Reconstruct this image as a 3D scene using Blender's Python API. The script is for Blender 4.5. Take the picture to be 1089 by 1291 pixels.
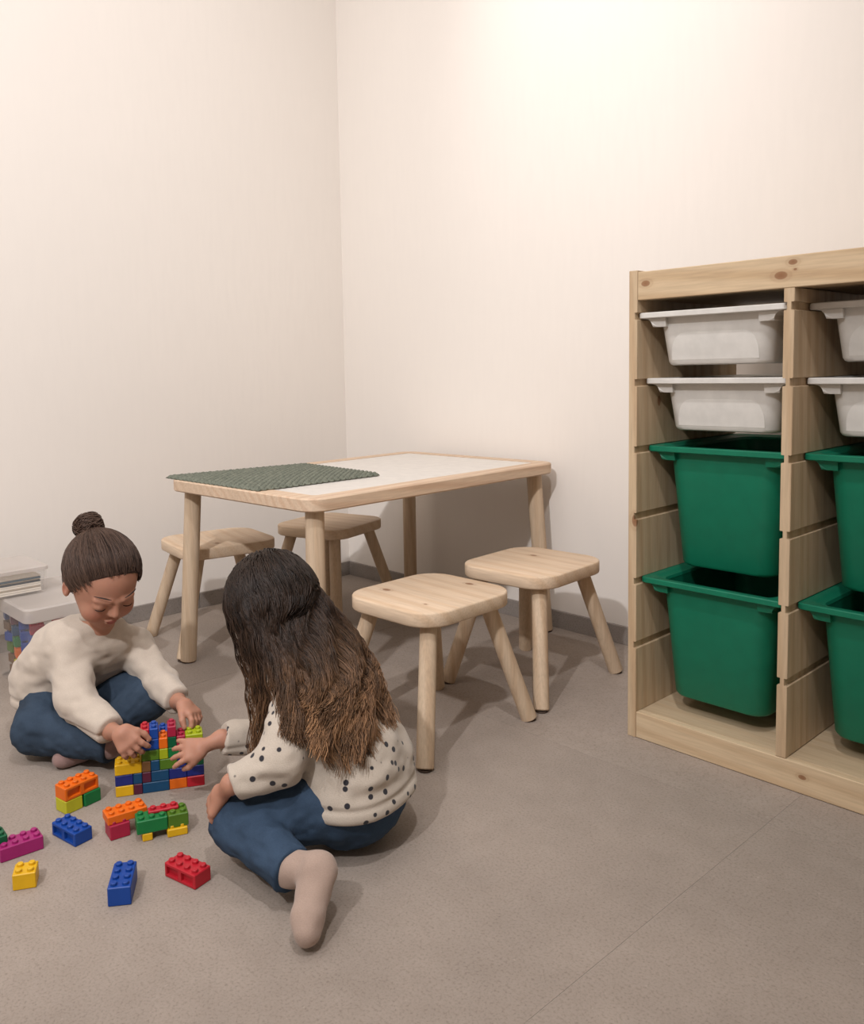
import bpy, bmesh, math, random
import numpy as np
from mathutils import Vector, Matrix, Quaternion

for o in list(bpy.data.objects): bpy.data.objects.remove(o)
scene = bpy.context.scene
COL = scene.collection

# ------------------------------------------------------------------ camera
FPX, PITCH, ROLL, CAMH, YAW = 1077.825, 0.0855, -0.0211, 0.7309, -0.8422
CAMX, CAMY = 2.3577, -1.9303
F = Vector((math.sin(YAW)*math.cos(PITCH), math.cos(YAW)*math.cos(PITCH), -math.sin(PITCH)))
R = Vector((math.cos(YAW), -math.sin(YAW), 0.0)); U = R.cross(F)
R2 = R*math.cos(ROLL)+U*math.sin(ROLL); U2 = -R*math.sin(ROLL)+U*math.cos(ROLL)
cd = bpy.data.cameras.new('camera'); cam = bpy.data.objects.new('camera', cd); COL.objects.link(cam)
mw = Matrix((R2, U2, -F)).transposed().to_4x4(); mw.translation = Vector((CAMX, CAMY, CAMH)); cam.matrix_world = mw
cd.sensor_fit = 'HORIZONTAL'; cd.sensor_width = 36.0; cd.lens = 36.0*FPX/1089.0
cd.shift_x = 62.1/1089.0; cd.shift_y = -86.3/1089.0; cd.clip_start = 0.02
scene.camera = cam

# ------------------------------------------------------------------ light
world = bpy.data.worlds.new('world'); scene.world = world; world.use_nodes = True
world.node_tree.nodes['Background'].inputs[0].default_value = (1.0, 0.93, 0.86, 1)
world.node_tree.nodes['Background'].inputs[1].default_value = 0.3
def area_light(name, loc, target, size, power, col=(1, .93, .85), size_y=None, spread=math.pi):
    l = bpy.data.lights.new(name, 'AREA'); l.energy = power; l.color = col; l.size = size; l.spread = spread
    if size_y: l.shape = 'RECTANGLE'; l.size_y = size_y
    else: l.shape = 'DISK'
    o = bpy.data.objects.new(name, l); COL.objects.link(o); o.location = loc
    o.rotation_euler = (Vector(target)-Vector(loc)).to_track_quat('-Z', 'Y').to_euler(); return o
def spot_light(name, loc, target, power, angle, blend, radius, col=(1, .93, .85)):
    l = bpy.data.lights.new(name, 'SPOT'); l.energy = power; l.color = col; l.spot_size = math.radians(angle); l.spot_blend = blend; l.shadow_soft_size = radius
    o = bpy.data.objects.new(name, l); COL.objects.link(o); o.location = loc
    o.rotation_euler = (Vector(target)-Vector(loc)).to_track_quat('-Z', 'Y').to_euler(); return o
WARM = (1.0, 1.0, 1.035)
area_light('ceiling_spot', (2.15, -1.65, 2.62), (1.6, -1.0, 0), 0.09, 20.0, WARM)
spot_light('wall_washer', (1.15, -.95, 2.62), (1.12, 0.0, 1.78), 35.0, 56, 1.0, 0.05, WARM)
area_light('far_ambient_fill', (1.8, -2.9, 2.66), (1.8, -2.9, 0), 2.2, 31.0, WARM, 1.2)  # large soft fill added for general ambient light, not a known fixture
area_light('left_wall_fill', (0.85, -1.1, 2.66), (0.85, -1.1, 0), 1.2, 8.0, WARM, 1.2)  # added fill to brighten the left wall, stands for no real panel
spot_light('track_spot', (2.25, -3.3, 2.55), (.08, -.7, .7), 266.0, 71, 1.0, 0.05, WARM)
scene.view_settings.view_transform = 'Standard'; scene.view_settings.look = 'None'
scene.view_settings.gamma = 1.0; scene.view_settings.use_curve_mapping = False
scene.view_settings.exposure = 0.0

# ------------------------------------------------------------------ materials
def srgb(r, g, b):
    f = lambda c: (c/255/12.92) if c/255 <= 0.04045 else ((c/255+0.055)/1.055)**2.4
    return (f(r), f(g), f(b), 1.0)
class NT:
    def __init__(s, name, rough=.6, spec=.3):
        s.m = bpy.data.materials.new(name); s.m.use_nodes = True; s.t = s.m.node_tree
        s.b = s.t.nodes['Principled BSDF']; s.b.inputs['Roughness'].default_value = rough
        s.b.inputs['Specular IOR Level'].default_value = spec
    def n(s, typ, **kw):
        nd = s.t.nodes.new(typ)
        for k, v in kw.items():
            if k in nd.inputs: nd.inputs[k].default_value = v
            else: setattr(nd, k, v)
        return nd
    def l(s, a, b): s.t.links.new(a, b)
    def coord(s, scale=(1, 1, 1), rnd=0.0):
        tc = s.n('ShaderNodeTexCoord'); mp = s.n('ShaderNodeMapping'); mp.inputs['Scale'].default_value = scale
        src = tc.outputs['Object']
        if rnd:
            oi = s.n('ShaderNodeObjectInfo'); ml = s.n('ShaderNodeMath', operation='MULTIPLY'); ml.inputs[1].default_value = rnd
            s.l(oi.outputs['Random'], ml.inputs[0]); ad = s.n('ShaderNodeVectorMath', operation='ADD')
            s.l(src, ad.inputs[0]); s.l(ml.outputs[0], ad.inputs[1]); src = ad.outputs[0]
        s.l(src, mp.inputs['Vector']); return mp.outputs[0]
    def noise(s, vec, scale, detail=4, rough=.55):
        nd = s.n('ShaderNodeTexNoise'); nd.inputs['Scale'].default_value = scale; nd.inputs['Detail'].default_value = detail
        nd.inputs['Roughness'].default_value = rough; s.l(vec, nd.inputs['Vector']); return nd.outputs['Fac']
    def ramp(s, fac, stops):
        nd = s.n('ShaderNodeValToRGB'); cr = nd.color_ramp
        while len(cr.elements) < len(stops): cr.elements.new(0.5)
        for e, (p, c) in zip(cr.elements, stops): e.position = p; e.color = c
        s.l(fac, nd.inputs['Fac']); return nd.outputs['Color']
    def mix(s, fac, a, b, mode='MIX'):
        nd = s.n('ShaderNodeMix', data_type='RGBA', blend_type=mode)
        for sock, v in ((nd.inputs['Factor'], fac), (nd.inputs['A'] if False else nd.inputs[6], a), (nd.inputs[7], b)):
            if hasattr(v, 'is_output') or isinstance(v, bpy.types.NodeSocket): s.l(v, sock)
            else: sock.default_value = v
        return nd.outputs[2]
    def bump(s, h, strength, dist=.001):
        nd = s.n('ShaderNodeBump'); nd.inputs['Strength'].default_value = strength; nd.inputs['Distance'].default_value = dist
        s.l(h, nd.inputs['Height']); s.l(nd.outputs[0], s.b.inputs['Normal'])
    def col(s, c):
        if isinstance(c, bpy.types.NodeSocket): s.l(c, s.b.inputs['Base Color'])
        else: s.b.inputs['Base Color'].default_value = c
BW = lambda a, b: [(a, (0, 0, 0, 1)), (b, (1, 1, 1, 1))]

def wood(name, light, dark, axis=0, knots=(), rough=.55, ring=55):
    """pine: grain runs along the axis; knots = (x, y, z, radius) in object space"""
    s = NT(name, rough, .25)
    sc = [1, 1, 1]; sc[axis] = 0.06
    v = s.coord(tuple(sc), 0.0 if knots else 7.0)
    wob = s.noise(v, 9, 3)
    w = s.n('ShaderNodeTexWave', wave_type='BANDS', bands_direction='DIAGONAL'); s.l(v, w.inputs['Vector'])
    w.inputs['Scale'].default_value = ring/3.2; w.inputs['Distortion'].default_value = 5.0; w.inputs['Detail'].default_value = 2.5; w.inputs['Detail Scale'].default_value = .6
    fine = s.noise(v, 260, 3)
    c = s.mix(s.ramp(w.outputs['Fac'], BW(.35, .95)), light, dark)
    c = s.mix(s.ramp(wob, BW(.35, .75)), c, [x*.88 if i < 3 else 1 for i, x in enumerate(light)])
    c2 = s.mix(.22, c, s.ramp(fine, [(.3, (.35, .25, .16, 1)), (.62, (1, .9, .76, 1))]), 'MULTIPLY')
    c = c2
    for (x, y, z, r) in knots:
        tc = s.n('ShaderNodeTexCoord'); sb = s.n('ShaderNodeVectorMath', operation='SUBTRACT'); s.l(tc.outputs['Object'], sb.inputs[0]); sb.inputs[1].default_value = (x, y, z)
        ml = s.n('ShaderNodeVectorMath', operation='MULTIPLY'); s.l(sb.outputs[0], ml.inputs[0])
        e = [1, 1, 1]; e[axis] = .62; ml.inputs[1].default_value = e
        ln = s.n('ShaderNodeVectorMath', operation='LENGTH'); s.l(ml.outputs[0], ln.inputs[0])
        dv = s.n('ShaderNodeMath', operation='DIVIDE'); s.l(ln.outputs['Value'], dv.inputs[0]); dv.inputs[1].default_value = r*2.4
        f = s.ramp(dv.outputs[0], [(0, (.95, .95, .95, 1)), (.34, (.8, .8, .8, 1)), (.42, (.16, .16, .16, 1)), (.62, (.2, .2, .2, 1)), (.72, (.05, .05, .05, 1)), (1, (0, 0, 0, 1))])
        c = s.mix(f, c, srgb(134, 92, 62))
    s.col(c); s.bump(fine, .15, .0006); return s.m

PINE = wood('pine_stool', srgb(232, 204, 168), srgb(214, 178, 138), 1)
PINE_X = wood('pine_along_x', srgb(203, 181, 150), srgb(190, 163, 130), 0)
PINE_Y = wood('pine_along_y', srgb(228, 203, 168), srgb(208, 176, 136), 1)
PINE_Z = wood('pine_along_z', srgb(203, 180, 150), srgb(189, 162, 130), 2)
PINE_LEG = wood('pine_leg', srgb(206, 184, 158), srgb(194, 168, 140), 2)
PALE = wood('table_pine', srgb(214, 190, 165), srgb(200, 170, 144), 1, ring=70)
PALE_X = wood('table_pine_short', srgb(222, 192, 160), srgb(200, 166, 132), 0, ring=70)

def plastic(name, c, rough=.35, spec=.4):
    s = NT(name, rough, spec); v = s.coord((1, 1, 1)); f = s.noise(v, 40, 3)
    s.col(s.mix(s.ramp(f, BW(.3, .7)), c, [min(1, x*1.12) for x in c[:3]]+[1])); s.bump(s.noise(v, 300, 2), .05, .0005); return s.m
GREEN = plastic('green_plastic', srgb(15, 108, 80), .42, .35)
WHITEP = plastic('white_plastic', srgb(204, 200, 193), .4)
def wallmat(name, c):
    s = NT(name, .85, .1); v = s.coord(); f = s.noise(v, 1.3, 4); g = s.noise(v, 420, 2)
    st = s.noise(s.coord((1, 1, .15)), 60, 4)
    col = s.mix(s.ramp(f, BW(.3, .7)), c, [x*.97 for x in c[:3]]+[1])
    s.col(s.mix(s.ramp(st, BW(.4, .9)), col, [x*.965 for x in c[:3]]+[1])); s.bump(g, .12, .0006); return s.m
WALL = wallmat('painted_plaster', srgb(230, 222, 213))
CEIL = wallmat('ceiling_paint', srgb(235, 230, 224))
def concrete(name, c, rnd=3.0):
    s = NT(name, .62, .25); v = s.coord((1, 1, 1), rnd)
    big = s.noise(v, 3.4, 7, .68); mid = s.noise(v, 22, 6, .65); fine = s.noise(v, 260, 4, .7); sp = s.noise(v, 120, 2)
    a = s.mix(s.ramp(big, BW(.3, .72)), [x*.86 for x in c[:3]]+[1], [min(1, x*1.06) for x in c[:3]]+[1])
    a = s.mix(.35, a, s.ramp(mid, [(.3, (.76, .74, .72, 1)), (.68, (1, 1, 1, 1))]), 'MULTIPLY')
    a = s.mix(.7, a, s.ramp(fine, [(.30, (.5, .47, .43, 1)), (.48, (.9, .89, .87, 1)), (.72, (1, 1, 1, 1))]), 'MULTIPLY')
    a = s.mix(s.ramp(sp, [(.70, (0, 0, 0, 1)), (.80, (.3, .3, .3, 1))]), a, srgb(196, 184, 170))
    s.col(a); s.bump(fine, .35, .0007)
    s.l(s.ramp(mid, [(.2, (.5,)*3+(1,)), (.8, (.72,)*3+(1,))]), s.b.inputs['Roughness']); return s.m
TILE = concrete('concrete_tile', srgb(163, 150, 139))
GROUT = concrete('grout', srgb(176, 165, 154), 0)
SKIRT = concrete('skirting_tile', srgb(150, 141, 134), 4.0)
BOARD = plastic('white_tabletop', srgb(206, 200, 192), .4)
DARK = plastic('dark_foot_pad', srgb(70, 55, 45), .8)

# ------------------------------------------------------------------ mesh helpers
def link(name, me, mat=None, parent=None, smooth=False, loc=None):
    o = bpy.data.objects.new(name, me); COL.objects.link(o)
    if mat: me.materials.clear(); me.materials.append(mat)
    if smooth: me.shade_smooth()
    if parent: o.parent = parent
    if loc: o.location = loc
    return o
def from_py(name, v, f, mat=None, parent=None, smooth=False, loc=None):
    me = bpy.data.meshes.new(name); me.from_pydata([tuple(map(float, p)) for p in v], [], [tuple(map(int, q)) for q in f]); me.update()
    return link(name, me, mat, parent, smooth, loc)
def from_bm(name, bm, mat=None, parent=None, smooth=False, loc=None):
    me = bpy.data.meshes.new(name); bmesh.ops.recalc_face_normals(bm, faces=bm.faces); bm.to_mesh(me); bm.free()
    return link(name, me, mat, parent, smooth, loc)
def bm_box(bm, lo, hi, bev=0.0, seg=2, mat=None):
    t = bmesh.new(); bmesh.ops.create_cube(t, size=1.0)
    for v in t.verts: v.co = Vector([(lo[i]+hi[i])/2+v.co[i]*(hi[i]-lo[i]) for i in range(3)])
    if bev: bmesh.ops.bevel(t, geom=list(t.edges), offset=bev, segments=seg, profile=.5, affect='EDGES')
    if mat: bmesh.ops.transform(t, matrix=mat, verts=t.verts)
    me = bpy.data.meshes.new('t'); t.to_mesh(me); t.free(); bm.from_mesh(me); bpy.data.meshes.remove(me)
def box(name, lo, hi, mat, parent=None, bev=0.0015, seg=2):
    bm = bmesh.new(); bm_box(bm, lo, hi, bev, seg); return from_bm(name, bm, mat, parent)
def rrect(w, d, r, n=8, cx=0, cy=0):
    p = []
    for sx, sy, t0 in ((1, 1, 0), (-1, 1, 90), (-1, -1, 180), (1, -1, 270)):
        for i in range(n+1):
            t = math.radians(t0+90*i/n); p.append((cx+sx*(w/2-r)+r*math.cos(t), cy+sy*(d/2-r)+r*math.sin(t)))
    return p
def loft(rings, cap0=True, cap1=True):
    v = []; f = []; n = len(rings[0])
    for rg in rings: v += rg
    for i in range(len(rings)-1):
        for j in range(n):
            k = (j+1) % n; f.append((i*n+j, i*n+k, (i+1)*n+k, (i+1)*n+j))
    if cap0: f.append(tuple(range(n-1, -1, -1)))
    if cap1: f.append(tuple((len(rings)-1)*n+j for j in range(n)))
    return v, f
def smooth_by_angle(o, ang=40):
    me = o.data; me.shade_smooth()
    bm = bmesh.new(); bm.from_mesh(me); c = math.radians(ang)
    for e in bm.edges:
        if len(e.link_faces) == 2 and e.calc_face_angle(0) > c: e.smooth = False
    bm.to_mesh(me); bm.free()
def tube(p0, p1, r0, r1=None, n=20, bev=0.002):
    p0 = Vector(p0); p1 = Vector(p1); r1 = r1 or r0; ax = (p1-p0); L = ax.length; ax.normalize()
    q = ax.to_track_quat('Z', 'Y')
    prof = [(0, r0-bev), (bev, r0), (L-bev, r1), (L, r1-bev)]
    rings = [[tuple(p0+q@Vector((r*math.cos(2*math.pi*i/n), r*math.sin(2*math.pi*i/n), z))) for i in range(n)] for z, r in prof]
    return loft(rings)
def empty(name, loc=(0, 0, 0), rz=0.0):
    o = bpy.data.objects.new(name, None); COL.objects.link(o); o.location = loc; o.rotation_euler = (0, 0, rz); o.empty_display_size = .05; return o
def tag(o, label=None, cat=None, group=None, kind=None):
    if label: o['label'] = label
    if cat: o['category'] = cat
    if group: o['group'] = group
    if kind: o['kind'] = kind
    return o
def copy_thing(root, loc, rz, label=None, group=None):
    r = root.copy(); COL.objects.link(r); r.location = loc; r.rotation_euler = (0, 0, rz)
    if label: r['label'] = label
    if group: r['group'] = group
    for ch in [o for o in bpy.data.objects if o.parent == root]:
        c = ch.copy(); COL.objects.link(c); c.parent = r
        for g in [o for o in bpy.data.objects if o.parent == ch]:
            d = g.copy(); COL.objects.link(d); d.parent = c
    return r

# ------------------------------------------------------------------ room
RX, RY, RZ = 4.2, -4.2, 2.7
tag(box('wall_left', (-.1, RY, 0), (0, .1, RZ), WALL, bev=0), kind='structure')
tag(box('wall_back', (0, 0, 0), (RX, .1, RZ), WALL, bev=0), kind='structure')
tag(box('wall_right', (RX, RY, 0), (RX+.1, .1, RZ), WALL, bev=0), kind='structure')
tag(box('wall_front', (-.1, RY-.1, 0), (RX+.1, RY, RZ), WALL, bev=0), kind='structure')
tag(box('ceiling', (-.1, RY-.1, RZ), (RX+.1, .1, RZ+.1), CEIL, bev=0), kind='structure')
fl = tag(box('floor', (-.1, RY-.1, -.05), (RX+.1, .1, -.0005), GROUT, bev=0), kind='structure')
GX = [0, .585, 1.785, 2.985, RX]; GY = [RY, -3.0154, -1.8154, -.6154, 0]
g = .0004
for i in range(len(GX)-1):
    for j in range(len(GY)-1):
        bm = bmesh.new(); bm_box(bm, (GX[i]+g, GY[j]+g, -.0005), (GX[i+1]-g, GY[j+1]-g, 0), .0002, 1)
        from_bm('tile', bm, TILE, fl)
BH = .048
bl = tag(empty('baseboard_left'), kind='structure'); bb = tag(empty('baseboard_back'), kind='structure')
for y0, y1 in ((-3.0154, -1.8154), (-1.8154, -.6154), (-.6154, -.0005)):
    box('skirting_tile', (0.0005, y0+.0008, 0), (.009, y1-.0008, BH), SKIRT, bl, .0008, 1)
for x0, x1 in ((.0095, .585), (.585, 1.785), (1.785, 2.985), (2.985, RX-.01)):
    box('skirting_tile', (x0+.0004, -.009, 0), (x1-.0008, -.0005, BH), SKIRT, bb, .0008, 1)

# ------------------------------------------------------------------ play table
TX, TY, TA, TL, TW, TH = 0.9755, -0.8953, 1.6089, 0.8677, 0.571, 0.471
ca, sa = math.cos(TA), math.sin(TA)
# local frame: x = from the left side to the right side (short), y = long, origin at centre on the floor
tcx = TX+ca*TL/2-sa*TW/2; tcy = TY+sa*TL/2+ca*TW/2
table = empty('play_table', (tcx, tcy, 0), TA-math.pi/2)
tag(table, 'low pale pine play table with a white top, standing in the room corner', 'table')
hw, hl, th, rim = TW/2, TL/2, .029, .046
def ring_mesh(z0, z1):
    o = rrect(TW, TL, .045, 10); i = rrect(TW-2*rim, TL-2*rim, .012, 10); e = .003
    oi = rrect(TW-2*e, TL-2*e, .045-e, 10)
    return loft([[(x, y, z0) for x, y in i], [(x, y, z0) for x, y in oi], [(x, y, z0+e) for x, y in o], [(x, y, z1-e) for x, y in o],
                 [(x, y, z1) for x, y in oi], [(x, y, z1) for x, y in i], [(x, y, z0) for x, y in i]], False, False)
v, f = ring_mesh(TH-th, TH)
fr = from_py('table_frame', v, f, PALE, table); smooth_by_angle(fr, 30)
v, f = loft([[(x, y, TH-.016) for x, y in rrect(TW-2*rim, TL-2*rim, .012, 6)], [(x, y, TH-.001) for x, y in rrect(TW-2*rim-.002, TL-2*rim-.002, .011, 6)]])
from_py('tabletop', v, f, BOARD, table)
for sx in (-1, 1):
    for sy in (-1, 1):
        px, py = sx*(hw-.0464), sy*(hl-.0464)
        v, f = tube((px+sx*.021, py+sy*.021, 0.003), (px, py, TH-th+.001), .0205, .0205, 24)
        lg = from_py('leg', v, f, PINE_LEG, table); smooth_by_angle(lg)
        v, f = tube((px+sx*.021, py+sy*.021, 0), (px+sx*.021, py+sy*.021, .004), .018, .018, 16, .0008); from_py('foot_pad', v, f, DARK, lg)

# woven mat
def mat_woven():
    s = NT('woven_green', .85, .15); v = s.coord(); f = s.noise(v, 90, 4)
    s.col(s.mix(s.ramp(f, BW(.3, .7)), srgb(92, 96, 85), srgb(124, 126, 112))); s.bump(s.noise(v, 900, 2), .4, .0006); return s.m
MW = .372; N = 260
idx = np.linspace(0, 1, N)
uu, vv = np.meshgrid(idx, idx, indexing='ij')
per = .0178
a_ = (uu+vv)*MW/per*math.pi; b_ = (uu-vv)*MW/per*math.pi
s1 = np.abs(np.sin(a_)); s2 = np.abs(np.sin(b_)); sel = (np.sin(a_)*np.sin(b_) > 0)
hgt = .0034+.0056*np.where(sel, np.sqrt(s1)*(.6+.4*s2), np.sqrt(s2)*(.6+.4*s1))*1.0 - .0016*((s1 < .25) | (s2 < .25))
edge = np.minimum(np.minimum(uu, 1-uu), np.minimum(vv, 1-vv))*MW
hgt = hgt*np.clip(edge/.004, .45, 1)
cor = [np.array(c) for c in ((0.394, -0.914), (0.7830, -0.8960), (0.783, -0.5360), (0.448, -0.518))]
P = ((1-uu)*(1-vv))[..., None]*cor[0]+(uu*(1-vv))[..., None]*cor[1]+(uu*vv)[..., None]*cor[2]+((1-uu)*vv)[..., None]*cor[3]
wig = .0016
P[..., 0] += wig*np.sin(vv*MW/per*math.pi*2)*np.exp(-edge/.01); P[..., 1] += wig*np.sin(uu*MW/per*math.pi*2)*np.exp(-edge/.01)
mo = np.array([.59, -.72])
top = np.concatenate([P-mo, (hgt+.0005)[..., None]], -1).reshape(-1, 3); bot = top.copy(); bot[:, 2] = 0.0003
ii, jj = np.meshgrid(np.arange(N-1), np.arange(N-1), indexing='ij'); a0 = (ii*N+jj).ravel()
ft = np.stack([a0, a0+N, a0+N+1, a0+1], 1); fb = ft[:, ::-1]+N*N
per_i = [i*N for i in range(N)]+[(N-1)*N+j for j in range(1, N)]+[i*N+N-1 for i in range(N-2, -1, -1)]+[j for j in range(N-2, 0, -1)]
side = [(per_i[k], per_i[(k+1) % len(per_i)]) for k in range(len(per_i))]
fs = [(b, a, a+N*N, b+N*N) for a, b in side]
mt = from_py('woven_mat', np.vstack([top, bot]), ft.tolist()+fb.tolist()+fs, mat_woven(), None, True, (mo[0], mo[1], TH))
tag(mt, 'sage green woven mat lying on the left end of the play table', 'mat')

# ------------------------------------------------------------------ stools
def seat_mesh(w, d, r, z0, z1):
    e = .0035; rg = []
    for z, k in ((z0, e), (z0+e*.4, e*.35), (z0+e, 0), (z1-e, 0), (z1-e*.35, e*.35), (z1, e)):
        rg.append([(x, y, z) for x, y in rrect(w-2*k, d-2*k, r-k, 10)])
    return loft(rg)
def make_stool(x, y, rz, label, knots):
    t = empty('stool', (x, y, 0), rz); tag(t, label, 'stool', 'small pine stools around the play table')
    v, f = seat_mesh(.2489, .271, .062, .251, .28)
    s = from_py('seat', v, f, wood('pine_seat', srgb(218, 195, 169), srgb(209, 182, 153), 0, knots, .5, 48), t); smooth_by_angle(s, 50)
    for sx in (-1, 1):
        for sy in (-1, 1):
            ft_ = Vector((sx*.130, sy*.157, .003)); tp = Vector((sx*.078, sy*.086, .253))
            v, f = tube(ft_, tp, .0168, .0168, 24)
            lg = from_py('leg', v, f, PINE_LEG, t); smooth_by_angle(lg)
            v, f = tube((ft_.x, ft_.y, 0), (ft_.x, ft_.y, .004), .0135, .0135, 14, .0008); from_py('foot_pad', v, f, DARK, lg)
    # wooden plug where the leg tenon meets the seat edge
    for py in (-.045, -.012):
        pass
    return t
make_stool(1.141, -.7248, .0289, 'pine stool nearest the camera, with two knots in its seat', [(-.075, -.05, .28, .007), (.02, .10, .28, .007), (.06, -.075, .28, .003)])
make_stool(1.118, -.3642, .0656, 'pine stool beside the shelving unit, reddish seat with one knot', [(-.03, .05, .28, .006)])
make_stool(.3133, -.7233, -.1587, 'pine stool against the left wall, behind the leftmost table leg', [(.07, -.03, .28, .006)])
make_stool(.339, -.3497, .276, 'pine stool in the room corner under the far side of the table', [(.5, .5, .28, .004)])

# ------------------------------------------------------------------ shelving unit
SX, SY, SB, SH, PT, PITCHX = 1.449, -.485, -.084, .908, .0175, .289
shelf = empty('shelving_unit', (SX, SY, 0)); tag(shelf, 'light pine storage frame with notched uprights holding white and green bins', 'shelving unit')
DEP = SB-SY
slots = [.8225, .697, .5685, .440, .3125, .186]
def panel(x0, left_groove, right_groove, z0, z1, y0, mat):
    gd, gh = .0052, .0135; x1 = x0+PT
    zs = [z0]
    for s_ in sorted(slots): zs += [s_-gh/2, s_+gh/2]
    zs.append(z1)
    Lp = []; Rp = []
    for k in range(0, len(zs)-1):
        ing = (k % 2 == 1); b = .0012
        xl = x0+(gd if (ing and left_groove) else 0); xr = x1-(gd if (ing and right_groove) else 0)
        Lp += [(xl, zs[k]), (xl, zs[k+1])]; Rp += [(xr, zs[k]), (xr, zs[k+1])]
    v = []; f = []; n = len(Lp)
    for y in (y0, DEP):
        v += [(x, y, z) for x, z in Lp]+[(x, y, z) for x, z in Rp]
    m = 2*n
    for k in range(n-1):
        f.append((k, k+n, k+n+1, k+1)); f.append((m+k, m+k+1, m+k+n+1, m+k+n))
        f.append((k, k+1, m+k+1, m+k)); f.append((n+k, m+n+k, m+n+k+1, n+k+1))
    f.append((0, m, m+n, n)); f.append((n-1, 2*n-1, m+2*n-1, m+n-1))
    bm = bmesh.new(); me = bpy.data.meshes.new('t'); me.from_pydata(v, [], f); bm.from_mesh(me)
    bmesh.ops.remove_doubles(bm, verts=bm.verts, dist=1e-6); bmesh.ops.recalc_face_normals(bm, faces=bm.faces)
    es = [e for e in bm.edges if len(e.link_faces) == 2 and e.calc_face_angle(0) > .5 and min(e.verts[0].co.y, e.verts[1].co.y) < y0+.001]
    bmesh.ops.bevel(bm, geom=es, offset=.0009, segments=1, affect='EDGES')
    return from_bm('side_panel', bm, mat, shelf)
ncol = 3
PK = wood('pine_panel_knot', srgb(203, 180, 149), srgb(189, 161, 129), 2, [(PT-.001, .08, .66, .007), (PT-.002, .0, .432, .008), (PT, .17, .19, .006)])
for k in range(ncol+1):
    outer = k in (0, ncol)
    panel(k*PITCHX, k != 0, k != ncol, 0 if outer else .053, SH if outer else .852, 0 if outer else .0015, PK if k == 0 else PINE_Z)
WX0, WX1 = PT, ncol*PITCHX
RAILM = wood('pine_rail_top', srgb(207, 184, 152), srgb(193, 166, 132), 0, [(PT+.017, 0, .882, .0062), (.284, 0, .873, .0072), (.303, 0, .893, .005), (.307, 0, .881, .0022)])
box('front_rail', (WX0+.0003, .0008, .852), (WX1-.0003, .0178, .9045), RAILM, shelf, .0015)
RAILB = wood('pine_rail_bottom', srgb(212, 190, 158), srgb(200, 174, 141), 0, [(.335, 0, .030, .0045)])
box('front_rail', (WX0+.0003, .0008, .0006), (WX1-.0003, .0178, .0525), RAILB, shelf, .0015)
box('rear_rail', (WX0+.0003, DEP-.018, .0006), (WX1-.0003, DEP-.001, .0525), PINE_X, shelf)
box('base_board', (WX0+.0003, .0182, .036), (WX1-.0003, DEP-.0185, .0518), PINE_X, shelf)
box('top_board', (WX0+.0003, .0182, .8535), (WX1-.0003, DEP-.001, .8700), PINE_X, shelf)

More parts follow.
